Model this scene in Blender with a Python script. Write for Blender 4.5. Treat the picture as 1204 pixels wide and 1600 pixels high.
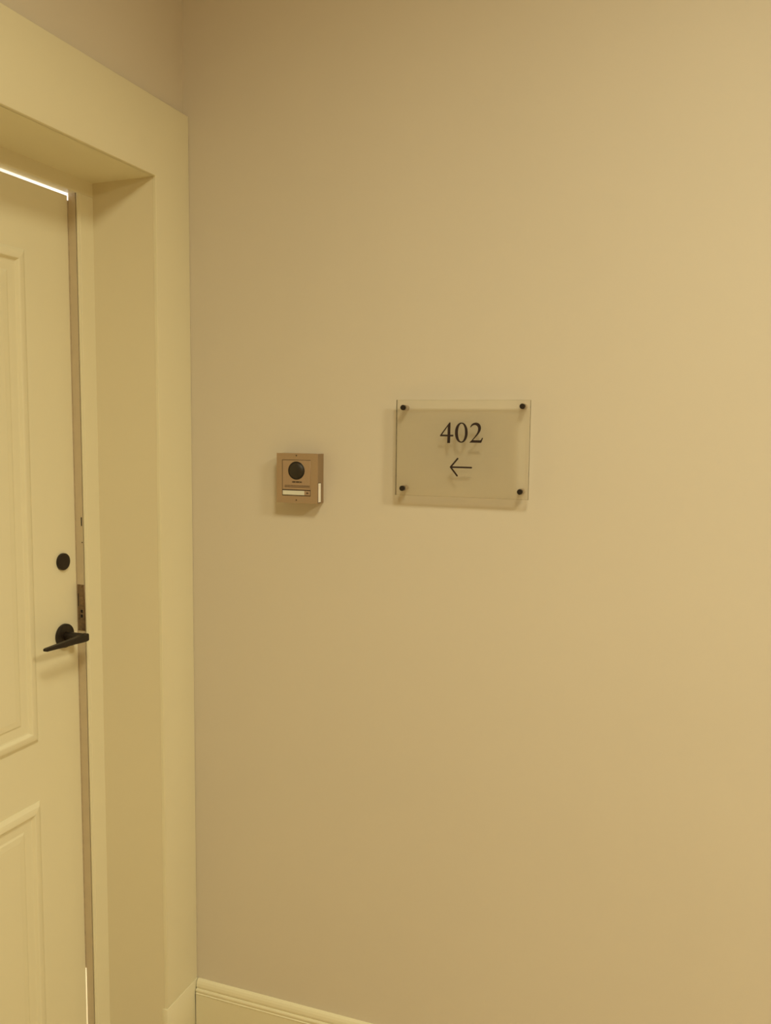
import bpy, bmesh, math, random
from mathutils import Vector, Matrix

S = bpy.context.scene
for o in list(bpy.data.objects):
    bpy.data.objects.remove(o)

# ------------------------------------------------------------------ camera
cam = bpy.data.cameras.new('camera')
cam.sensor_fit = 'VERTICAL'
cam.sensor_height = 36.0
cam.lens = 36.0 * 1344.6 / 1600.0
cam.clip_start = 0.05
co = bpy.data.objects.new('camera', cam)
S.collection.objects.link(co)
_r = Vector((0.93870601, 0.34452586, 0.01153051))
_u = Vector((-0.04462391, 0.08828008, 0.99509564))
_f = Vector((-0.34181826, 0.9346168, -0.09824313))
m = Matrix.Identity(4)
for i in range(3):
    m[i][0], m[i][1], m[i][2] = _r[i], _u[i], -_f[i]
m.translation = Vector((1.19788, -1.83741, 1.6))
co.matrix_world = m
S.camera = co

# ------------------------------------------------------------------ world, light, exposure
w = bpy.data.worlds.new('world')
S.world = w
w.use_nodes = True
bg = w.node_tree.nodes['Background']
bg.inputs[0].default_value = (0.80, 0.88, 1.0, 1)
bg.inputs[1].default_value = 0.6
S.view_settings.view_transform = 'Standard'
S.view_settings.look = 'None'
S.view_settings.exposure = 0.0
S.view_settings.gamma = 1.0
S.view_settings.use_curve_mapping = False

WARM = (1.0, 0.935, 0.625)
CEIL = 3.3
# ceiling downlights of the hall: (x, y, watts)
LAMPS = [(1.50, -1.75, 31.5), (3.40, -1.75, 67.5)]


def lamp(name, loc, power, color, radius):
    l = bpy.data.lights.new(name, 'AREA')
    l.shape = 'DISK'
    l.size = radius * 2
    l.energy = power
    l.color = color
    l.spread = math.radians(155)
    o = bpy.data.objects.new(name, l)
    o.location = loc
    S.collection.objects.link(o)
    return o


for lx, ly, lp in LAMPS:
    lamp('downlight_lamp', (lx, ly, CEIL - 0.012), lp, WARM, 0.30)
# daylight entering the room behind the door through its window
wl = bpy.data.lights.new('window_daylight', 'AREA')
wl.shape = 'RECTANGLE'
wl.size, wl.size_y = 1.6, 1.5
wl.energy = 230.0
wl.color = (0.92, 0.96, 1.0)
wo = bpy.data.objects.new('window_daylight', wl)
wo.location = (-3.45, -0.3, 1.55)
wo.rotation_euler = (0, math.radians(-90), 0)
S.collection.objects.link(wo)

# ------------------------------------------------------------------ materials
def mat(name, col, rough=0.5, metal=0.0, noise=None, bump=None, coat=0.0, spec=0.5):
    """noise: (scale, amount) of colour variation; bump: (scale, strength, distance)"""
    mt = bpy.data.materials.new(name)
    mt.use_nodes = True
    nt = mt.node_tree
    b = nt.nodes['Principled BSDF']
    b.inputs['Base Color'].default_value = (*col, 1)
    b.inputs['Roughness'].default_value = rough
    b.inputs['Metallic'].default_value = metal
    b.inputs['Coat Weight'].default_value = coat
    b.inputs['Specular IOR Level'].default_value = spec
    tc = nt.nodes.new('ShaderNodeTexCoord')
    if noise:
        n = nt.nodes.new('ShaderNodeTexNoise')
        n.inputs['Scale'].default_value = noise[0]
        n.inputs['Detail'].default_value = 3
        nt.links.new(tc.outputs['Object'], n.inputs['Vector'])
        r = nt.nodes.new('ShaderNodeValToRGB')
        r.color_ramp.elements[0].position = 0.3
        r.color_ramp.elements[1].position = 0.7
        a = noise[1]
        r.color_ramp.elements[0].color = (*[c * (1 - a) for c in col], 1)
        r.color_ramp.elements[1].color = (*[min(1, c * (1 + a)) for c in col], 1)
        nt.links.new(n.outputs['Fac'], r.inputs['Fac'])
        nt.links.new(r.outputs['Color'], b.inputs['Base Color'])
    if bump:
        n2 = nt.nodes.new('ShaderNodeTexNoise')
        n2.inputs['Scale'].default_value = bump[0]
        n2.inputs['Detail'].default_value = 2
        nt.links.new(tc.outputs['Object'], n2.inputs['Vector'])
        bp = nt.nodes.new('ShaderNodeBump')
        bp.inputs['Strength'].default_value = bump[1]
        bp.inputs['Distance'].default_value = bump[2]
        nt.links.new(n2.outputs['Fac'], bp.inputs['Height'])
        nt.links.new(bp.outputs['Normal'], b.inputs['Normal'])
    return mt


M = {}
M['wall'] = mat('wall_paint', (0.685, 0.628, 0.535), 0.55, noise=(2.2, 0.012), bump=(260, 0.06, 0.001), spec=0.35)
M['trim'] = mat('trim_paint', (0.80, 0.755, 0.565), 0.35, noise=(3, 0.01), bump=(90, 0.03, 0.001))
M['brown'] = mat('warm_bounce_brown', (0.42, 0.27, 0.13), 0.5, noise=(4, 0.15))  # unseen walls; brown finish invented to warm the bounce light
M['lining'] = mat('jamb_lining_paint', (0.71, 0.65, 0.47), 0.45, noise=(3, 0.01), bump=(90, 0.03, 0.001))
M['door'] = mat('door_paint', (0.81, 0.765, 0.575), 0.35, noise=(3, 0.01), bump=(120, 0.03, 0.001))
M['ceiling'] = mat('ceiling_paint', (0.66, 0.53, 0.33), 0.8, noise=(2, 0.01))
M['floor'] = mat('floor_tile', (0.54, 0.41, 0.22), 0.45, noise=(9, 0.10))
M['room'] = mat('room_paint', (0.85, 0.85, 0.85), 0.7, noise=(2, 0.01))
M['black'] = mat('bronze_black_metal', (0.017, 0.011, 0.007), 0.45, 0.2, noise=(120, 0.15))
M['plate'] = mat('aged_bronze_plate', (0.24, 0.17, 0.11), 0.38, 0.75, noise=(150, 0.12))
M['hole'] = mat('dark_cavity', (0.010, 0.007, 0.005), 0.9, noise=(50, 0.1))
M['rebate'] = mat('frame_rebate_beige', (0.60, 0.505, 0.36), 0.6, noise=(30, 0.03))  # rebate boards, a darker beige than the trim
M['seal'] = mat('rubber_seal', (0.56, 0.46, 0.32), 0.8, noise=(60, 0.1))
M['alu'] = mat('champagne_aluminium', (0.42, 0.30, 0.19), 0.42, 0.3, noise=(400, 0.03), bump=(900, 0.03, 0.0005))
M['alu3'] = mat('aluminium_side_shade', (0.32, 0.225, 0.135), 0.45, 0.3, noise=(400, 0.03))  # housing metal darkened in colour to shade the intercom's side
M['alu2'] = mat('module_aluminium', (0.44, 0.31, 0.205), 0.40, 0.3, noise=(400, 0.03), bump=(900, 0.03, 0.0005))
M['lens'] = mat('smoked_dome', (0.026, 0.019, 0.011), 0.5, 0.0, noise=(40, 0.1))
M['lensring'] = mat('lens_ring_black', (0.010, 0.006, 0.004), 0.5, 0.0, noise=(40, 0.1))
M['tag'] = mat('name_plate_white', (0.74, 0.74, 0.66), 0.4, noise=(80, 0.02))
M['sticker'] = mat('white_label', (0.93, 0.90, 0.86), 0.35, noise=(80, 0.02))
M['ink'] = mat('printed_ink', (0.05, 0.03, 0.02), 0.6, noise=(80, 0.05))
M['vinyl'] = mat('dark_vinyl', (0.020, 0.008, 0.006), 0.75, noise=(80, 0.1))
M['post'] = mat('satin_standoff_metal', (0.55, 0.45, 0.36), 0.35, 0.8, noise=(200, 0.05))
M['glow'] = bpy.data.materials.new('downlight_diffuser')
M['glow'].use_nodes = True
_b = M['glow'].node_tree.nodes['Principled BSDF']
_b.inputs['Emission Color'].default_value = (*WARM, 1)
_b.inputs['Emission Strength'].default_value = 6.0


def acrylic(name, tint, haze):
    mt = bpy.data.materials.new(name)
    mt.use_nodes = True
    nt = mt.node_tree
    nt.nodes.clear()
    out = nt.nodes.new('ShaderNodeOutputMaterial')
    tr = nt.nodes.new('ShaderNodeBsdfTransparent')
    tr.inputs[0].default_value = (*tint, 1)
    df = nt.nodes.new('ShaderNodeBsdfTranslucent')
    df.inputs[0].default_value = (0.97, 0.95, 0.88, 1)
    gl = nt.nodes.new('ShaderNodeBsdfGlossy')
    gl.inputs['Roughness'].default_value = 0.06
    n = nt.nodes.new('ShaderNodeTexNoise')
    n.inputs['Scale'].default_value = 6
    mr = nt.nodes.new('ShaderNodeMapRange')
    mr.inputs['To Min'].default_value = haze * 0.95
    mr.inputs['To Max'].default_value = haze * 1.05
    nt.links.new(n.outputs['Fac'], mr.inputs['Value'])
    m1 = nt.nodes.new('ShaderNodeMixShader')
    nt.links.new(mr.outputs['Result'], m1.inputs['Fac'])
    nt.links.new(tr.outputs[0], m1.inputs[1])
    nt.links.new(df.outputs[0], m1.inputs[2])
    fr = nt.nodes.new('ShaderNodeFresnel')
    fr.inputs['IOR'].default_value = 1.2
    m2 = nt.nodes.new('ShaderNodeMixShader')
    nt.links.new(fr.outputs[0], m2.inputs['Fac'])
    nt.links.new(m1.outputs[0], m2.inputs[1])
    nt.links.new(gl.outputs[0], m2.inputs[2])
    nt.links.new(m2.outputs[0], out.inputs['Surface'])
    return mt


M['acrylic'] = acrylic('clear_acrylic', (0.995, 0.99, 0.97), 0.16)
M['edge'] = acrylic('acrylic_cut_edge', (0.92, 0.90, 0.82), 0.15)   # cut edge of the sheet, a little denser

# ------------------------------------------------------------------ helpers
def link(name, me, material=None, parent=None, loc=None):
    o = bpy.data.objects.new(name, me)
    S.collection.objects.link(o)
    if material is not None:
        me.materials.clear()
        for mm in (material if isinstance(material, (list, tuple)) else [material]):
            me.materials.append(mm)
    if loc:
        o.location = loc
    if parent is not None:
        o.parent = parent
        o.matrix_parent_inverse = Matrix.Identity(4)
        if parent.location.length or True:
            pw = Vector((0, 0, 0))
            p = parent
            while p is not None:
                pw += p.location
                p = p.parent
            o.location = Vector(loc or (0, 0, 0)) - pw
    return o


def mesh_from_bm(name, bm, smooth=None):
    bmesh.ops.recalc_face_normals(bm, faces=bm.faces)
    me = bpy.data.meshes.new(name)
    bm.to_mesh(me)
    bm.free()
    if smooth is not None:
        me.shade_smooth()
        me.set_sharp_from_angle(angle=math.radians(smooth))
    return me


def box_bm(a, b, bev=0.0, seg=2):
    bm = bmesh.new()
    bmesh.ops.create_cube(bm, size=1)
    sx, sy, sz = (abs(b[i] - a[i]) for i in range(3))
    c = [(a[i] + b[i]) / 2 for i in range(3)]
    bmesh.ops.scale(bm, vec=(sx, sy, sz), verts=bm.verts)
    bmesh.ops.translate(bm, vec=c, verts=bm.verts)
    if bev > 0:
        bmesh.ops.bevel(bm, geom=list(bm.edges), offset=bev, segments=seg, profile=0.5, affect='EDGES')
    return bm


def box(name, a, b, material, parent=None, bev=0.0, seg=2):
    return link(name, mesh_from_bm(name, box_bm(a, b, bev, seg), 40 if bev else None), material, parent)


def prism_bm(poly, axis, a, b):
    """poly: 2D outline; extruded along axis from a to b. axis 'z': (x,y); 'y': (x,z); 'x': (y,z)"""
    bm = bmesh.new()

    def P(p, t):
        return {'z': (p[0], p[1], t), 'y': (p[0], t, p[1]), 'x': (t, p[0], p[1])}[axis]
    v0 = [bm.verts.new(P(p, a)) for p in poly]
    v1 = [bm.verts.new(P(p, b)) for p in poly]
    n = len(poly)
    bm.faces.new(v0)
    bm.faces.new(v1[::-1])
    for i in range(n):
        bm.faces.new((v0[i], v1[i], v1[(i + 1) % n], v0[(i + 1) % n]))
    return bm


def prism(name, poly, axis, a, b, material, parent=None, smooth=None):
    bm = prism_bm(poly, axis, a, b)
    if len(poly) > 4:
        bmesh.ops.triangulate(bm, faces=[f for f in bm.faces if len(f.verts) > 4])
    return link(name, mesh_from_bm(name, bm, smooth), material, parent)


def lathe_bm(profile, origin, axis, n=48):
    """profile: [(r, h)]; spun about the axis ('x', 'y', '-y') through origin"""
    bm = bmesh.new()
    o = Vector(origin)
    rings = []
    for r, h in profile:
        ring = []
        for i in range(n if r > 1e-7 else 1):
            a = 2 * math.pi * i / n
            c, s = math.cos(a) * r, math.sin(a) * r
            d = {'x': (h, c, s), 'y': (c, h, s), '-y': (c, -h, s), '-x': (-h, c, s)}[axis]
            ring.append(bm.verts.new(o + Vector(d)))
        rings.append(ring)
    for A, B in zip(rings, rings[1:]):
        for i in range(n):
            j = (i + 1) % n
            if len(A) == 1 and len(B) == 1:
                continue
            if len(A) == 1:
                bm.faces.new((A[0], B[i], B[j]))
            elif len(B) == 1:
                bm.faces.new((A[i], B[0], A[j]))
            else:
                bm.faces.new((A[i], B[i], B[j], A[j]))
    return bm


def lathe(name, profile, origin, axis, material, parent=None, n=48, smooth=35):
    return link(name, mesh_from_bm(name, lathe_bm(profile, origin, axis, n), smooth), material, parent)


def empty(name, loc=(0, 0, 0)):
    o = bpy.data.objects.new(name, None)
    o.empty_display_size = 0.1
    o.location = loc
    S.collection.objects.link(o)
    return o


def tag(o, label=None, cat=None, group=None, kind=None):
    if label:
        o['label'] = label
    if cat:
        o['category'] = cat
    if group:
        o['group'] = group
    if kind:
        o['kind'] = kind
    return o


# ------------------------------------------------------------------ large structure
HX, HY = 5.20, -3.8        # hall: x 0..HX, y HY..0
YR = -0.2314               # right side of the door opening in the frame
YL = -1.104                # left side of the opening
CT = 0.0151                # casing thickness
ZC, ZH = 2.330, 2.158      # top and underside of the head casing

# left wall with the door opening cut out (one mesh, three boxes welded by construction)
bm = bmesh.new()
OY0, OY1, OZ = -1.2104, -0.125, 2.175


def add_box(bm, a, b):
    t = box_bm(a, b)
    me = bpy.data.meshes.new('tmp')
    t.to_mesh(me)
    t.free()
    bm.from_mesh(me)
    bpy.data.meshes.remove(me)


add_box(bm, (-0.150, OY1, 0), (0, 0.15, CEIL))
add_box(bm, (-0.150, HY, 0), (0, OY0, CEIL))
add_box(bm, (-0.150, OY0, OZ), (0, OY1, CEIL))
o = link('wall_left', mesh_from_bm('wall_left', bm), M['wall'])
tag(o, 'beige painted wall around the white door', 'wall', kind='structure')
o = box('wall_right', (0, 0, 0), (HX, 0.15, CEIL), M['wall'])
tag(o, 'beige painted wall carrying the sign and the intercom', 'wall', kind='structure')
tag(box('wall_back', (0, HY - 0.15, 0), (HX, HY, CEIL), M['brown']), 'wood unseen wall across the hall, tinted for warm bounce', 'wall', kind='structure')
tag(box('wall_far', (HX, HY - 0.15, 0), (HX + 0.15, 0.15, CEIL), M['brown']), 'wood unseen wall at the far end of the hall, tinted for warm bounce', 'wall', kind='structure')
tag(box('floor', (-3.7, HY - 0.15, -0.1), (HX + 0.15, 2.65, 0), M['floor']), 'tan tiled floor of the hall', 'floor', kind='structure')
tag(box('ceiling', (-3.7, HY - 0.15, CEIL), (HX + 0.15, 2.65, CEIL + 0.1), M['ceiling']), 'off white ceiling of the hall', 'ceiling', kind='structure')
# room behind the door
tag(box('wall_room_right', (-3.5, 2.5, 0), (-0.15, 2.65, CEIL), M['room']), 'white wall of the room behind the door', 'wall', kind='structure')
tag(box('wall_room_left', (-3.5, -3.0, 0), (-0.15, -2.85, CEIL), M['room']), 'white side wall of the room behind the door', 'wall', kind='structure')
bm = bmesh.new()
add_box(bm, (-3.65, -3.0, 0), (-3.5, -1.1, CEIL))
add_box(bm, (-3.65, 0.5, 0), (-3.5, 2.65, CEIL))
add_box(bm, (-3.65, -1.1, 0), (-3.5, 0.5, 0.8))
add_box(bm, (-3.65, -1.1, 2.3), (-3.5, 0.5, CEIL))
tag(link('wall_room_back', mesh_from_bm('wall_room_back', bm), M['room']), 'white window wall of the room behind the door', 'wall', kind='structure')
tag(box('wall_room_front', (-0.15, 0.15, 0), (-0.02, 2.5, CEIL), M['room']), 'white inner wall of the room behind the door', 'wall', kind='structure')

# baseboard: moulded profile along the right wall, (distance from wall, z)
prof = [(0, 0), (-0.0125, 0), (-0.0140, 0.002), (-0.0140, 0.1165), (-0.0150, 0.1178), (-0.0150, 0.1195), (-0.0132, 0.1207),
        (-0.0132, 0.1225), (-0.0145, 0.1250), (-0.0145, 0.1285), (-0.0128, 0.1312), (-0.0100, 0.1318), (-0.0100, 0.1342),
        (-0.0112, 0.1352), (-0.0112, 0.1385), (-0.0098, 0.1450), (-0.0070, 0.1505), (-0.0035, 0.1535), (0, 0.1540)]
o = prism('baseboard_right', prof, 'x', CT + 0.0031, HX, M['trim'])
tag(o, 'cream moulded baseboard along the foot of the sign wall', 'baseboard', kind='structure')

# ------------------------------------------------------------------ door casing and jamb lining
tr = empty('trim_1', (0, -0.667, 0))
tag(tr, 'wide flat cream casing framing the recessed door', 'door casing', kind='structure')
YI = -0.135                # casing inner edge
YM = YR + YL                # mirror: y -> YM - y
YO = YM - YI               # inner edge of the other upright
YE = YM
# the two uprights and the head, mitred and painted into one frame
bm = prism_bm([(YE, 0.1555), (YO, 0.1555), (YO, ZH), (YI, ZH), (YI, 0.1555), (-0.0006, 0.1555), (-0.0006, ZC), (YE, ZC)], 'x', 0.0, CT)
bmesh.ops.recalc_face_normals(bm, faces=bm.faces)
bmesh.ops.bevel(bm, geom=[e for e in bm.edges if all(abs(v.co.x - CT) < 1e-5 for v in e.verts)], offset=0.0022, segments=3, profile=0.5, affect='EDGES')
link('casing', mesh_from_bm('casing', bm, 40), M['trim'], tr)
for (a, c) in ((YI - 0.003, -0.0006), (YE, YO + 0.003)):
    box('plinth_block', (0.0, a, 0.0), (CT + 0.0012, c, 0.155), M['trim'], tr, bev=0.002, seg=2)
# splayed jamb lining: from the casing back to the frame
X0, X1 = 0.0066, -0.1232
jl = [(X0, YI - 0.0006), (X1, -0.1801), (X1, -0.130), (0.0, -0.1300)]
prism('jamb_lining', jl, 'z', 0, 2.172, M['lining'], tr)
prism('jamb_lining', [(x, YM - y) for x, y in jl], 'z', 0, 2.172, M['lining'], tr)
prism('head_lining', [(X0, ZH - 0.0006), (X1, 2.1405), (X1, 2.173), (0.0, ZH + 0.0005)], 'y', YO - 0.002, YI + 0.002, M['trim'], tr)

# ------------------------------------------------------------------ door frame
fr = empty('trim_2', (-0.137, -0.667, 0))
tag(fr, 'narrow cream door frame with the bronze strike plate', 'door frame', kind='structure')
XF, XG, XB = -0.1232, -0.1272, -0.1486
HB = 2.1085                # underside of the frame head
# front lip (rounded towards the opening), then a shadow groove, then the rebate board
lip = [(XG, -0.130), (XG, YR), (XF - 0.0012, YR), (XF - 0.0003, YR + 0.0006), (XF, YR + 0.002), (XF, YR + 0.0055),
       (XF - 0.0008, YR + 0.0062), (XF - 0.0008, YR + 0.0078), (XF, YR + 0.0086), (XF, -0.130)]
prism('frame_lip', lip, 'z', 0, HB, M['trim'], fr)
prism('frame_lip', [(x, YM - y) for x, y in lip], 'z', 0, HB, M['trim'], fr)
prism('frame_head', [(XB, 2.172), (XB, HB), (XF - 0.0015, HB), (XF, HB + 0.0015), (XF, 2.172)], 'y', YM + 0.130, -0.130, M['trim'], fr)
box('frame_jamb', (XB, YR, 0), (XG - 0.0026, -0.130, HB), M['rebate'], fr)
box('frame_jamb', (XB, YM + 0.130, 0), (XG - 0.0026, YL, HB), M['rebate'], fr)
box('groove_back', (XG - 0.0040, YR + 0.006, 0), (XG + 0.001, -0.160, HB), M['hole'], fr)
# strike plate
sp = box('strike_plate', (-0.1484, YR - 0.0012, 1.1200), (XG - 0.0002, YR + 0.0005, 1.2286), M['plate'], fr, bev=0.0005, seg=1)
tag(sp, 'bronze strike plate')
box('latch_catch', (-0.1445, YR - 0.0022, 1.1775), (-0.1300, YR - 0.0008, 1.2015), M['plate'], sp, bev=0.0008, seg=2)
box('plate_slot', (-0.1464, YR - 0.0015, 1.178), (-0.1450, YR - 0.0008, 1.2075), M['hole'], sp)
bm = bmesh.new()           # raised rim about the bolt holes
for a, c in (((-0.1445, 1.147), (-0.1432, 1.174)), ((-0.1300, 1.147), (-0.1288, 1.174)), ((-0.1445, 1.1728), (-0.1288, 1.174)), ((-0.1445, 1.147), (-0.1288, 1.1482))):
    add_box(bm, (a[0], YR - 0.0020, a[1]), (c[0], YR - 0.0010, c[1]))
link('hole_rim', mesh_from_bm('hole_rim', bm), M['plate'], sp)
for z in (1.1545, 1.1660):
    box('bolt_hole', (-0.1402, YR - 0.0016, z - 0.0036), (-0.1340, YR - 0.0009, z + 0.0036), M['hole'], sp, bev=0.0003, seg=1)
for z in (1.1236, 1.2248):
    lathe('plate_screw', [(0.0030, 0), (0.0030, 0.0006), (0.0022, 0.0011), (0, 0.0011)], (-0.137, YR - 0.0011, z), '-y', M['plate'], sp, n=16)
box('contact_slot', (-0.1340, YR - 0.0005, 1.3655), (-0.1316, YR + 0.001, 1.3855), M['hole'], fr)
lathe('screw_hole', [(0.0013, 0.001), (0.0013, 0.0005), (0, 0.0005)], (-0.1318, YR, 1.3275), '-y', M['hole'], fr, n=12)

# ------------------------------------------------------------------ door
XD = -0.1500
dr = empty('door_1', (XD, -0.667, 0))
tag(dr, 'cream panelled door left slightly ajar with black lever handle', 'door', kind='structure')
DY0, DY1, DZ0, DZ1 = -1.100, -0.2322, 0.006, 2.1028
bm = prism_bm([(XD, DY0), (XD, DY1 - 0.0016), (XD - 0.0006, DY1 - 0.0005), (XD - 0.0018, DY1), (XD - 0.040, DY1 - 0.004), (XD - 0.040, DY0)], 'z', DZ0, DZ1)
link('slab', mesh_from_bm('slab', bm), M['door'], dr)
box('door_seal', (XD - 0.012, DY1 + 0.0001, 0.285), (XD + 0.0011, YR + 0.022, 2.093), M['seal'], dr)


def ring(profile, y0, y1, z0, z1, fill=False):
    """mitred moulding round the rectangle; profile [(inset, height)]"""
    bm = bmesh.new()
    loops = []
    for t, h in profile:
        loops.append([bm.verts.new((XD + h, y, z)) for y, z in ((y0 + t, z0 + t), (y1 - t, z0 + t), (y1 - t, z1 - t), (y0 + t, z1 - t))])
    for A, B in zip(loops, loops[1:]):
        for i in range(4):
            j = (i + 1) % 4
            bm.faces.new((A[i], A[j], B[j], B[i]))
    if fill:
        bm.faces.new(loops[-1])
    return bm


mould = [(0, -0.0005), (0.0006, 0.0016), (0.009, 0.0072), (0.014, 0.0084), (0.020, 0.0091), (0.0228, 0.0089), (0.0244, 0.0074),
         (0.0278, 0.0026), (0.0300, 0.0020), (0.0315, -0.0005)]
field = [(0.0300, 0.0), (0.0300, 0.0018), (0.0500, 0.0018), (0.0520, 0.0026), (0.0545, 0.0040), (0.0660, 0.0050), (0.0670, 0.0052)]
PY0, PY1 = -0.962, -0.3695
for z0, z1 in ((0.200, 0.7645), (0.8995, 1.9610)):
    link('panel_moulding', mesh_from_bm('panel_moulding', ring(mould, PY0, PY1, z0, z1)), M['door'], dr)
    link('door_panel', mesh_from_bm('door_panel', ring(field, PY0, PY1, z0, z1, True)), M['door'], dr)

# deadbolt
db = lathe('deadbolt', [(0.0190, 0), (0.0193, 0.001), (0.0193, 0.0052), (0.0188, 0.0066), (0.0176, 0.0074), (0.0060, 0.0078), (0, 0.0078)],
           (XD, -0.2785, 1.2885), 'x', M['black'], dr)
# handle: rose, neck, lever
RY, RZ = -0.2800, 1.1180
hd = lathe('door_handle', [(0.0270, 0), (0.0275, 0.001), (0.0275, 0.0062), (0.0269, 0.0076), (0.0258, 0.0082), (0.0130, 0.0084), (0, 0.0084)],
           (XD, RY, RZ), 'x', M['black'], dr)
lathe('neck', [(0.0100, 0.0080), (0.0100, 0.0500), (0.0096, 0.0560), (0.0, 0.0560)], (XD, RY, RZ), 'x', M['black'], hd, n=28)
bm = bmesh.new()           # lever blade: deep at the neck, thinning towards its tip
secs = []
xl = XD + 0.0585
for t, hw, hh, dx, dz in ((0.0088, 0.0054, 0.0070, 0, 0.001), (0.0072, 0.0068, 0.0084, 0, 0.001), (0.002, 0.0072, 0.0090, 0, 0.001), (-0.012, 0.0070, 0.0086, 0, 0.001), (-0.035, 0.0066, 0.0070, 0, 0.001),
                          (-0.065, 0.0062, 0.0060, 0, 0.001), (-0.095, 0.0058, 0.0046, 0, 0.0016), (-0.122, 0.0054, 0.0036, 0, 0.0020), (-0.1255, 0.0044, 0.0026, 0, 0.0020)):
    c = 0.28
    pts = [(-1, -1 + c), (-1, 1 - c), (-1 + c, 1), (1 - c, 1), (1, 1 - c), (1, -1 + c), (1 - c, -1), (-1 + c, -1)]
    secs.append([bm.verts.new((xl + dx + px * hw, RY + t, RZ + dz + pz * hh)) for px, pz in pts])
for A, B in zip(secs, secs[1:]):
    for i in range(8):
        j = (i + 1) % 8
        bm.faces.new((A[i], A[j], B[j], B[i]))
bm.faces.new(secs[0])
bm.faces.new(secs[-1][::-1])
link('lever', mesh_from_bm('lever', bm, 30), M['black'], hd)

# ------------------------------------------------------------------ room sign
SX0, SX1, SZ0, SZ1 = 0.5585, 0.8560, 1.4497, 1.6597
SF, SB = -0.0250, -0.0205   # front and rear faces of the sheet
sg = empty('room_sign', ((SX0 + SX1) / 2, 0, (SZ0 + SZ1) / 2))
tag(sg, 'clear acrylic sign reading 402 above a left-pointing arrow on dark studs', 'sign')
bm = box_bm((SX0, SF, SZ0), (SX1, SB, SZ1))
bmesh.ops.recalc_face_normals(bm, faces=bm.faces)
for f in bm.faces:
    f.material_index = 0
me = mesh_from_bm('panel', bm)
link('panel', me, [M['acrylic']], sg)
bm = bmesh.new()
e = 0.0005
for a, c in (((SX0 - e, SZ0 - e), (SX0, SZ1 + e)), ((SX1, SZ0 - e), (SX1 + e, SZ1 + e)), ((SX0, SZ1), (SX1, SZ1 + e)), ((SX0, SZ0 - e), (SX1, SZ0))):
    add_box(bm, (a[0], SF, a[1]), (c[0], SB, c[1]))
link('cut_edge', mesh_from_bm('cut_edge', bm), M['edge'], sg)


def filled(name, loops, y, depth, material, parent):
    """outline(s) in wall coordinates (x, z), filled with holes, standing proud of y by depth"""
    cu = bpy.data.curves.new(name, 'CURVE')
    cu.dimensions = '2D'
    cu.fill_mode = 'BOTH'
    cu.extrude = depth / 2
    for lp in loops:
        s = cu.splines.new('POLY')
        s.points.add(len(lp) - 1)
        for p, q in zip(s.points, lp):
            p.co = (q[0], q[1], 0, 1)
        s.use_cyclic_u = True
    t = bpy.data.objects.new(name + '_outline', cu)
    S.collection.objects.link(t)
    dg = bpy.context.evaluated_depsgraph_get()
    me = bpy.data.meshes.new_from_object(t.evaluated_get(dg))
    bpy.data.objects.remove(t)
    bpy.data.curves.remove(cu)
    me.transform(Matrix.Rotation(math.radians(90), 4, 'X'))
    me.transform(Matrix.Translation((0, y - depth / 2, 0)))
    return link(name, me, material, parent)


def spline(pts, n=6, closed=True):
    out = []
    N = len(pts)
    for i in range(N):
        p0, p1, p2, p3 = (Vector(pts[(i + k - 1) % N]) for k in range(4))
        for k in range(n):
            t = k / n
            out.append(tuple(0.5 * ((2 * p1) + (p2 - p0) * t + (2 * p0 - 5 * p1 + 4 * p2 - p3) * t * t + (3 * p1 - p0 - 3 * p2 + p3) * t ** 3)))
    return out


# drawing units of the lettering -> wall coordinates
def L(p):
    return (0.6600 + (p[0] - 105) * 0.0001070, 1.6115 - (p[1] - 135) * 0.0001037)


def ell(cx, cz, rx, rz, pw=1.0, n=48):
    r = []
    for i in range(n):
        a = 2 * math.pi * i / n
        c, s = math.cos(a), math.sin(a)
        r.append((cx + rx * math.copysign(abs(c) ** pw, c), cz + rz * math.copysign(abs(s) ** pw, s)))
    return r


four = [[(297, 135), (320, 135), (320, 390), (386, 390), (381, 427), (320, 427), (318, 566), (258, 566), (262, 427), (105, 427), (105, 402)],
        [(262, 222), (147, 390), (262, 390)]]
zero = [ell(550, 344, 133, 210, 0.97), ell(553, 344, 73, 186, 0.97)]
two = [[(733, 225), (745, 193), (765, 166), (795, 144), (828, 134), (860, 132), (895, 141), (925, 163), (946, 197), (955, 240), (950, 285), (933, 326),
        (905, 370), (865, 418), (825, 462), (797, 496), (930, 499), (950, 496), (966, 480), (982, 443), (1003, 450), (965, 549), (725, 549), (725, 541),
        (775, 490), (820, 435), (855, 385), (880, 340), (894, 295), (896, 252), (887, 220), (867, 196), (840, 184), (812, 184), (783, 195), (760, 214), (743, 238)]]
for g in (four, zero, two):
    filled('digit', [[L(p) for p in lp] for lp in g], SF - 0.0001, 0.0005, M['vinyl'], sg)


def capsule(a, b, r, n=8):
    ax, az = a
    bx, bz = b
    th = math.atan2(bz - az, bx - ax)
    out = []
    for i in range(n + 1):
        t = th - math.pi / 2 + math.pi * i / n
        out.append((bx + r * math.cos(t), bz + r * math.sin(t)))
    for i in range(n + 1):
        t = th + math.pi / 2 + math.pi * i / n
        out.append((ax + r * math.cos(t), az + r * math.sin(t)))
    return out


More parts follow.
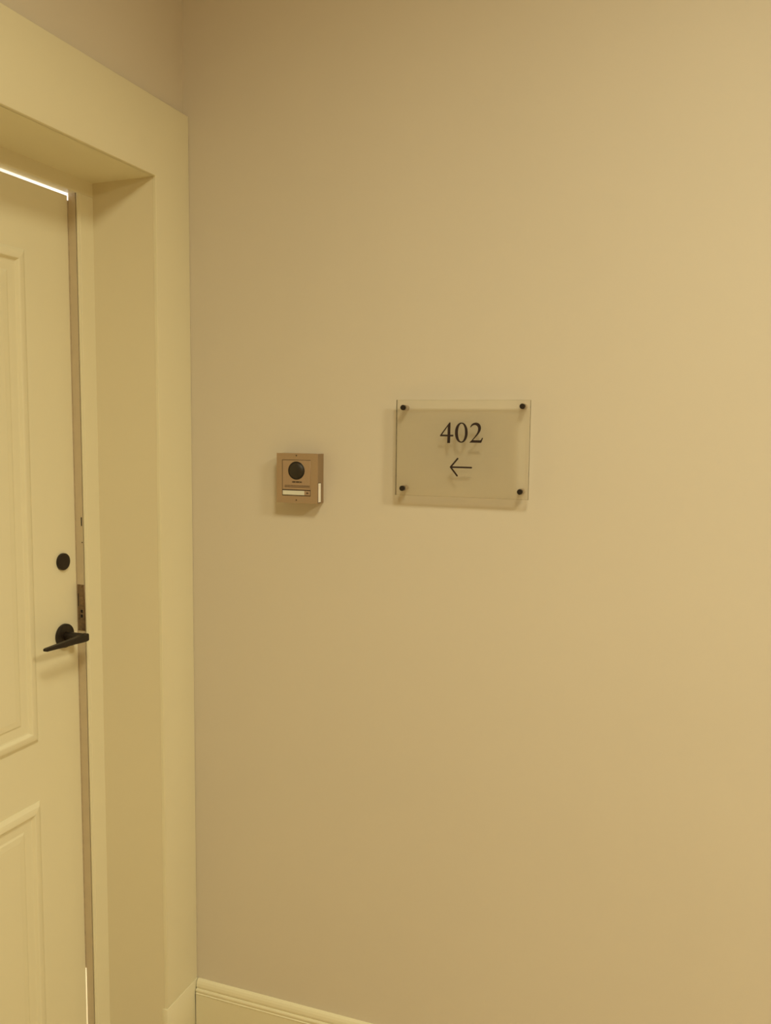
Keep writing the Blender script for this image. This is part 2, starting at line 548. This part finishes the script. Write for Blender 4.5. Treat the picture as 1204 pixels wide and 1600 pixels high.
TX, TZ = 0.6850, 1.5147
bm = bmesh.new()
for k, (a, b) in enumerate((((TX, TZ), (0.7315, TZ)), ((TX, TZ), (0.7005, 1.5335)), ((TX, TZ), (0.7000, 1.4962)))):
    lp = capsule(a, b, 0.0018)
    d = 0.0005 + k * 0.00002
    v0 = [bm.verts.new((x, SF - 0.0001, z)) for x, z in lp]
    v1 = [bm.verts.new((x, SF - 0.0001 - d, z)) for x, z in lp]
    bm.faces.new(v0)
    bm.faces.new(v1)
    for i in range(len(lp)):
        j = (i + 1) % len(lp)
        bm.faces.new((v0[i], v0[j], v1[j], v1[i]))
link('arrow', mesh_from_bm('arrow', bm), M['vinyl'], sg)

for (x, z) in ((0.5741, 1.6432), (0.8393, 1.6467), (0.5742, 1.4645), (0.8386, 1.4660)):
    st = lathe('standoff', [(0.0, 0.0208), (0.0062, 0.0208), (0.0062, 0.0), (0.0, 0.0)], (x, 0, z), '-y', M['post'], sg, n=28)
    lathe('stud_cap', [(0.0, 0.0248), (0.0050, 0.0250), (0.0058, 0.0253), (0.0058, 0.0290), (0.0053, 0.0298), (0.0, 0.0300)], (x, 0, z), '-y', M['black'], st, n=28)

# ------------------------------------------------------------------ intercom
IX0, IX1, IZ0, IZ1, ID = 0.2656, 0.3710, 1.4214, 1.5369, 0.0329
ic = empty('door_intercom', ((IX0 + IX1) / 2, 0, (IZ0 + IZ1) / 2))
tag(ic, 'square bronze-grey intercom with round black camera lens and call button', 'intercom')
# back box, then a front frame with the module opening
box('back_box', (IX0 + 0.0006, -ID + 0.0011, IZ0 + 0.0006), (IX1 - 0.0003, 0.0, IZ1 - 0.0006), M['alu3'], ic)
MX0, MX1, MZ0, MZ1 = 0.2797, 0.3527, 1.4382, 1.5220
fx = [IX0, MX0, MX1, IX1]
fz = [IZ0, MZ0, MZ1, IZ1]
bm = bmesh.new()
vv = {}
for dpt in (0, 1):
    for i in range(4):
        for j in range(4):
            vv[dpt, i, j] = bm.verts.new((fx[i], -ID if dpt == 0 else -ID + 0.0012, fz[j]))
for i in range(3):
    for j in range(3):
        if (i, j) == (1, 1):
            continue
        for dpt in (0, 1):
            bm.faces.new([vv[dpt, i, j], vv[dpt, i + 1, j], vv[dpt, i + 1, j + 1], vv[dpt, i, j + 1]])
for i in range(3):
    for j0 in (0, 3):
        bm.faces.new([vv[0, i, j0], vv[0, i + 1, j0], vv[1, i + 1, j0], vv[1, i, j0]])
        bm.faces.new([vv[0, j0, i], vv[0, j0, i + 1], vv[1, j0, i + 1], vv[1, j0, i]])
for (p, q) in (((1, 1), (2, 1)), ((2, 1), (2, 2)), ((2, 2), (1, 2)), ((1, 2), (1, 1))):
    bm.faces.new([vv[0, p[0], p[1]], vv[0, q[0], q[1]], vv[1, q[0], q[1]], vv[1, p[0], p[1]]])
link('front_frame', mesh_from_bm('front_frame', bm), M['alu'], ic)
box('module_gap', (MX0 - 0.0004, -ID + 0.0008, MZ0 - 0.0004), (MX1 + 0.0004, -ID + 0.0040, MZ1 + 0.0004), M['hole'], ic)
md = box('camera_module', (MX0 + 0.0011, -ID - 0.0002, 1.4527), (MX1 - 0.0004, -ID + 0.0030, MZ1 - 0.0010), M['alu2'], ic, bev=0.0004, seg=1)
LX, LZ, LR = 0.3168, 1.4970, 0.0208
lathe('lens_ring', [(LR, 0.0001), (LR + 0.0003, 0.0008), (LR - 0.0008, 0.0016), (LR - 0.0022, 0.0012), (0, 0.0010)], (LX, -ID, LZ), '-y', M['lensring'], md)
lathe('camera_lens', [(LR - 0.0022, 0.0010), (0.0160, 0.0034), (0.0120, 0.0050), (0.0065, 0.0062), (0.0, 0.0066)], (LX, -ID, LZ), '-y', M['lens'], md, smooth=80)
# maker's wordmark
cu = bpy.data.curves.new('wordmark', 'FONT')
cu.body = 'HIKVISION'
cu.size = 0.0046
cu.align_x = 'CENTER'
cu.align_y = 'CENTER'
cu.extrude = 0.0001
cu.offset = 0.00030
t = bpy.data.objects.new('wordmark_outline', cu)
S.collection.objects.link(t)
me = bpy.data.meshes.new_from_object(t.evaluated_get(bpy.context.evaluated_depsgraph_get()))
bpy.data.objects.remove(t)
bpy.data.curves.remove(cu)
xs = [v.co.x for v in me.vertices]
me.transform(Matrix.Diagonal((0.0248 / (max(xs) - min(xs)), 1, 1, 1)))
me.transform(Matrix.Rotation(math.radians(90), 4, 'X'))
me.transform(Matrix.Translation((0.3180, -ID - 0.0003, 1.4702)))
link('wordmark', me, M['ink'], md)
# speaker grille: two rows of short slots
bm = bmesh.new()
for r_ in range(3):
    for k in range(22):
        x = 0.2868 + k * 0.00294
        add_box(bm, (x, -ID - 0.00035, 1.4575 + r_ * 0.0021), (x + 0.0019, -ID + 0.0002, 1.4588 + r_ * 0.0021))
g = link('speaker_grille', mesh_from_bm('speaker_grille', bm), M['ink'], md)
tag(g, kind='stuff')
# call button bar
cb = box('call_button', (MX0 + 0.0012, -ID - 0.0002, 1.4398), (MX1 - 0.0012, -ID + 0.0030, 1.4507), M['alu2'], ic, bev=0.0005, seg=1)
box('name_plate', (MX0 + 0.0018, -ID - 0.0008, 1.4402), (0.3370, -ID - 0.0001, 1.4503), M['tag'], cb, bev=0.0004, seg=1)
bm = bmesh.new()           # bell pictogram lying on its side of the bar
bx_, bz_ = 0.3447, 1.4450
for lp in ([(-0.0042, -0.0009), (0.0042, -0.0009), (0.0036, -0.0002), (0.0024, 0.0004), (0.0016, 0.0018), (0.0, 0.0023), (-0.0016, 0.0018), (-0.0024, 0.0004), (-0.0036, -0.0002)],
           [(-0.0009, -0.0013), (0.0009, -0.0013), (0.0, -0.0022)]):
    v0 = [bm.verts.new((bx_ + x, -ID - 0.0005, bz_ + z)) for x, z in lp]
    v1 = [bm.verts.new((bx_ + x, -ID - 0.0001, bz_ + z)) for x, z in lp]
    bm.faces.new(v0)
    bm.faces.new(v1)
    for i in range(len(lp)):
        j = (i + 1) % len(lp)
        bm.faces.new((v0[i], v0[j], v1[j], v1[i]))
link('bell_mark', mesh_from_bm('bell_mark', bm), M['ink'], cb)
for z in (1.5318, 1.4283):
    lathe('screw', [(0.0016, 0.0), (0.0016, 0.0005), (0.0011, 0.0009), (0, 0.0009)], (0.3165, -ID, z), '-y', M['ink'], ic, n=16)
sl = box('side_label', (IX1 - 0.0007, -0.0300, 1.4246), (IX1 + 0.0004, -0.0166, 1.4686), M['sticker'], ic)
tag(sl, 'white strip label on the side')
box('label_border', (IX1 - 0.0006, -0.0308, 1.4234), (IX1 + 0.0002, -0.0150, 1.4698), M['ink'], sl)

# ------------------------------------------------------------------ hall ceiling lights (above the view)
first = None
for k, (lx, ly, lp) in enumerate(LAMPS):
    if first is None:
        t = empty('ceiling_downlight', (lx, ly, CEIL))
        rim = bmesh.new()
        link('rim', mesh_from_bm('rim', (lambda: (lambda q: (bmesh.ops.rotate(q, verts=q.verts, cent=(lx, ly, CEIL), matrix=Matrix.Rotation(math.radians(90), 3, 'X')), q)[1])(
            lathe_bm([(0.305, 0.0), (0.340, 0.0), (0.338, 0.006), (0.310, 0.008), (0.305, 0.0)], (lx, ly, CEIL), 'y', 48)))(), 30), M['trim'], t)
        rim.free()
        d = lathe_bm([(0.305, 0.001), (0.0, 0.001)], (lx, ly, CEIL), 'y', 48)
        bmesh.ops.rotate(d, verts=d.verts, cent=(lx, ly, CEIL), matrix=Matrix.Rotation(math.radians(-90), 3, 'X'))
        link('diffuser', mesh_from_bm('diffuser', d), M['glow'], t)
        first = t
    else:
        t = first.copy()
        S.collection.objects.link(t)
        t.location = (lx, ly, CEIL)
        for ch in list(first.children):
            c = ch.copy()
            S.collection.objects.link(c)
            c.parent = t
    tag(t, ('round warm ceiling downlight nearest the door', 'round warm ceiling downlight farther down the hall')[k], 'light', 'hall ceiling downlights')
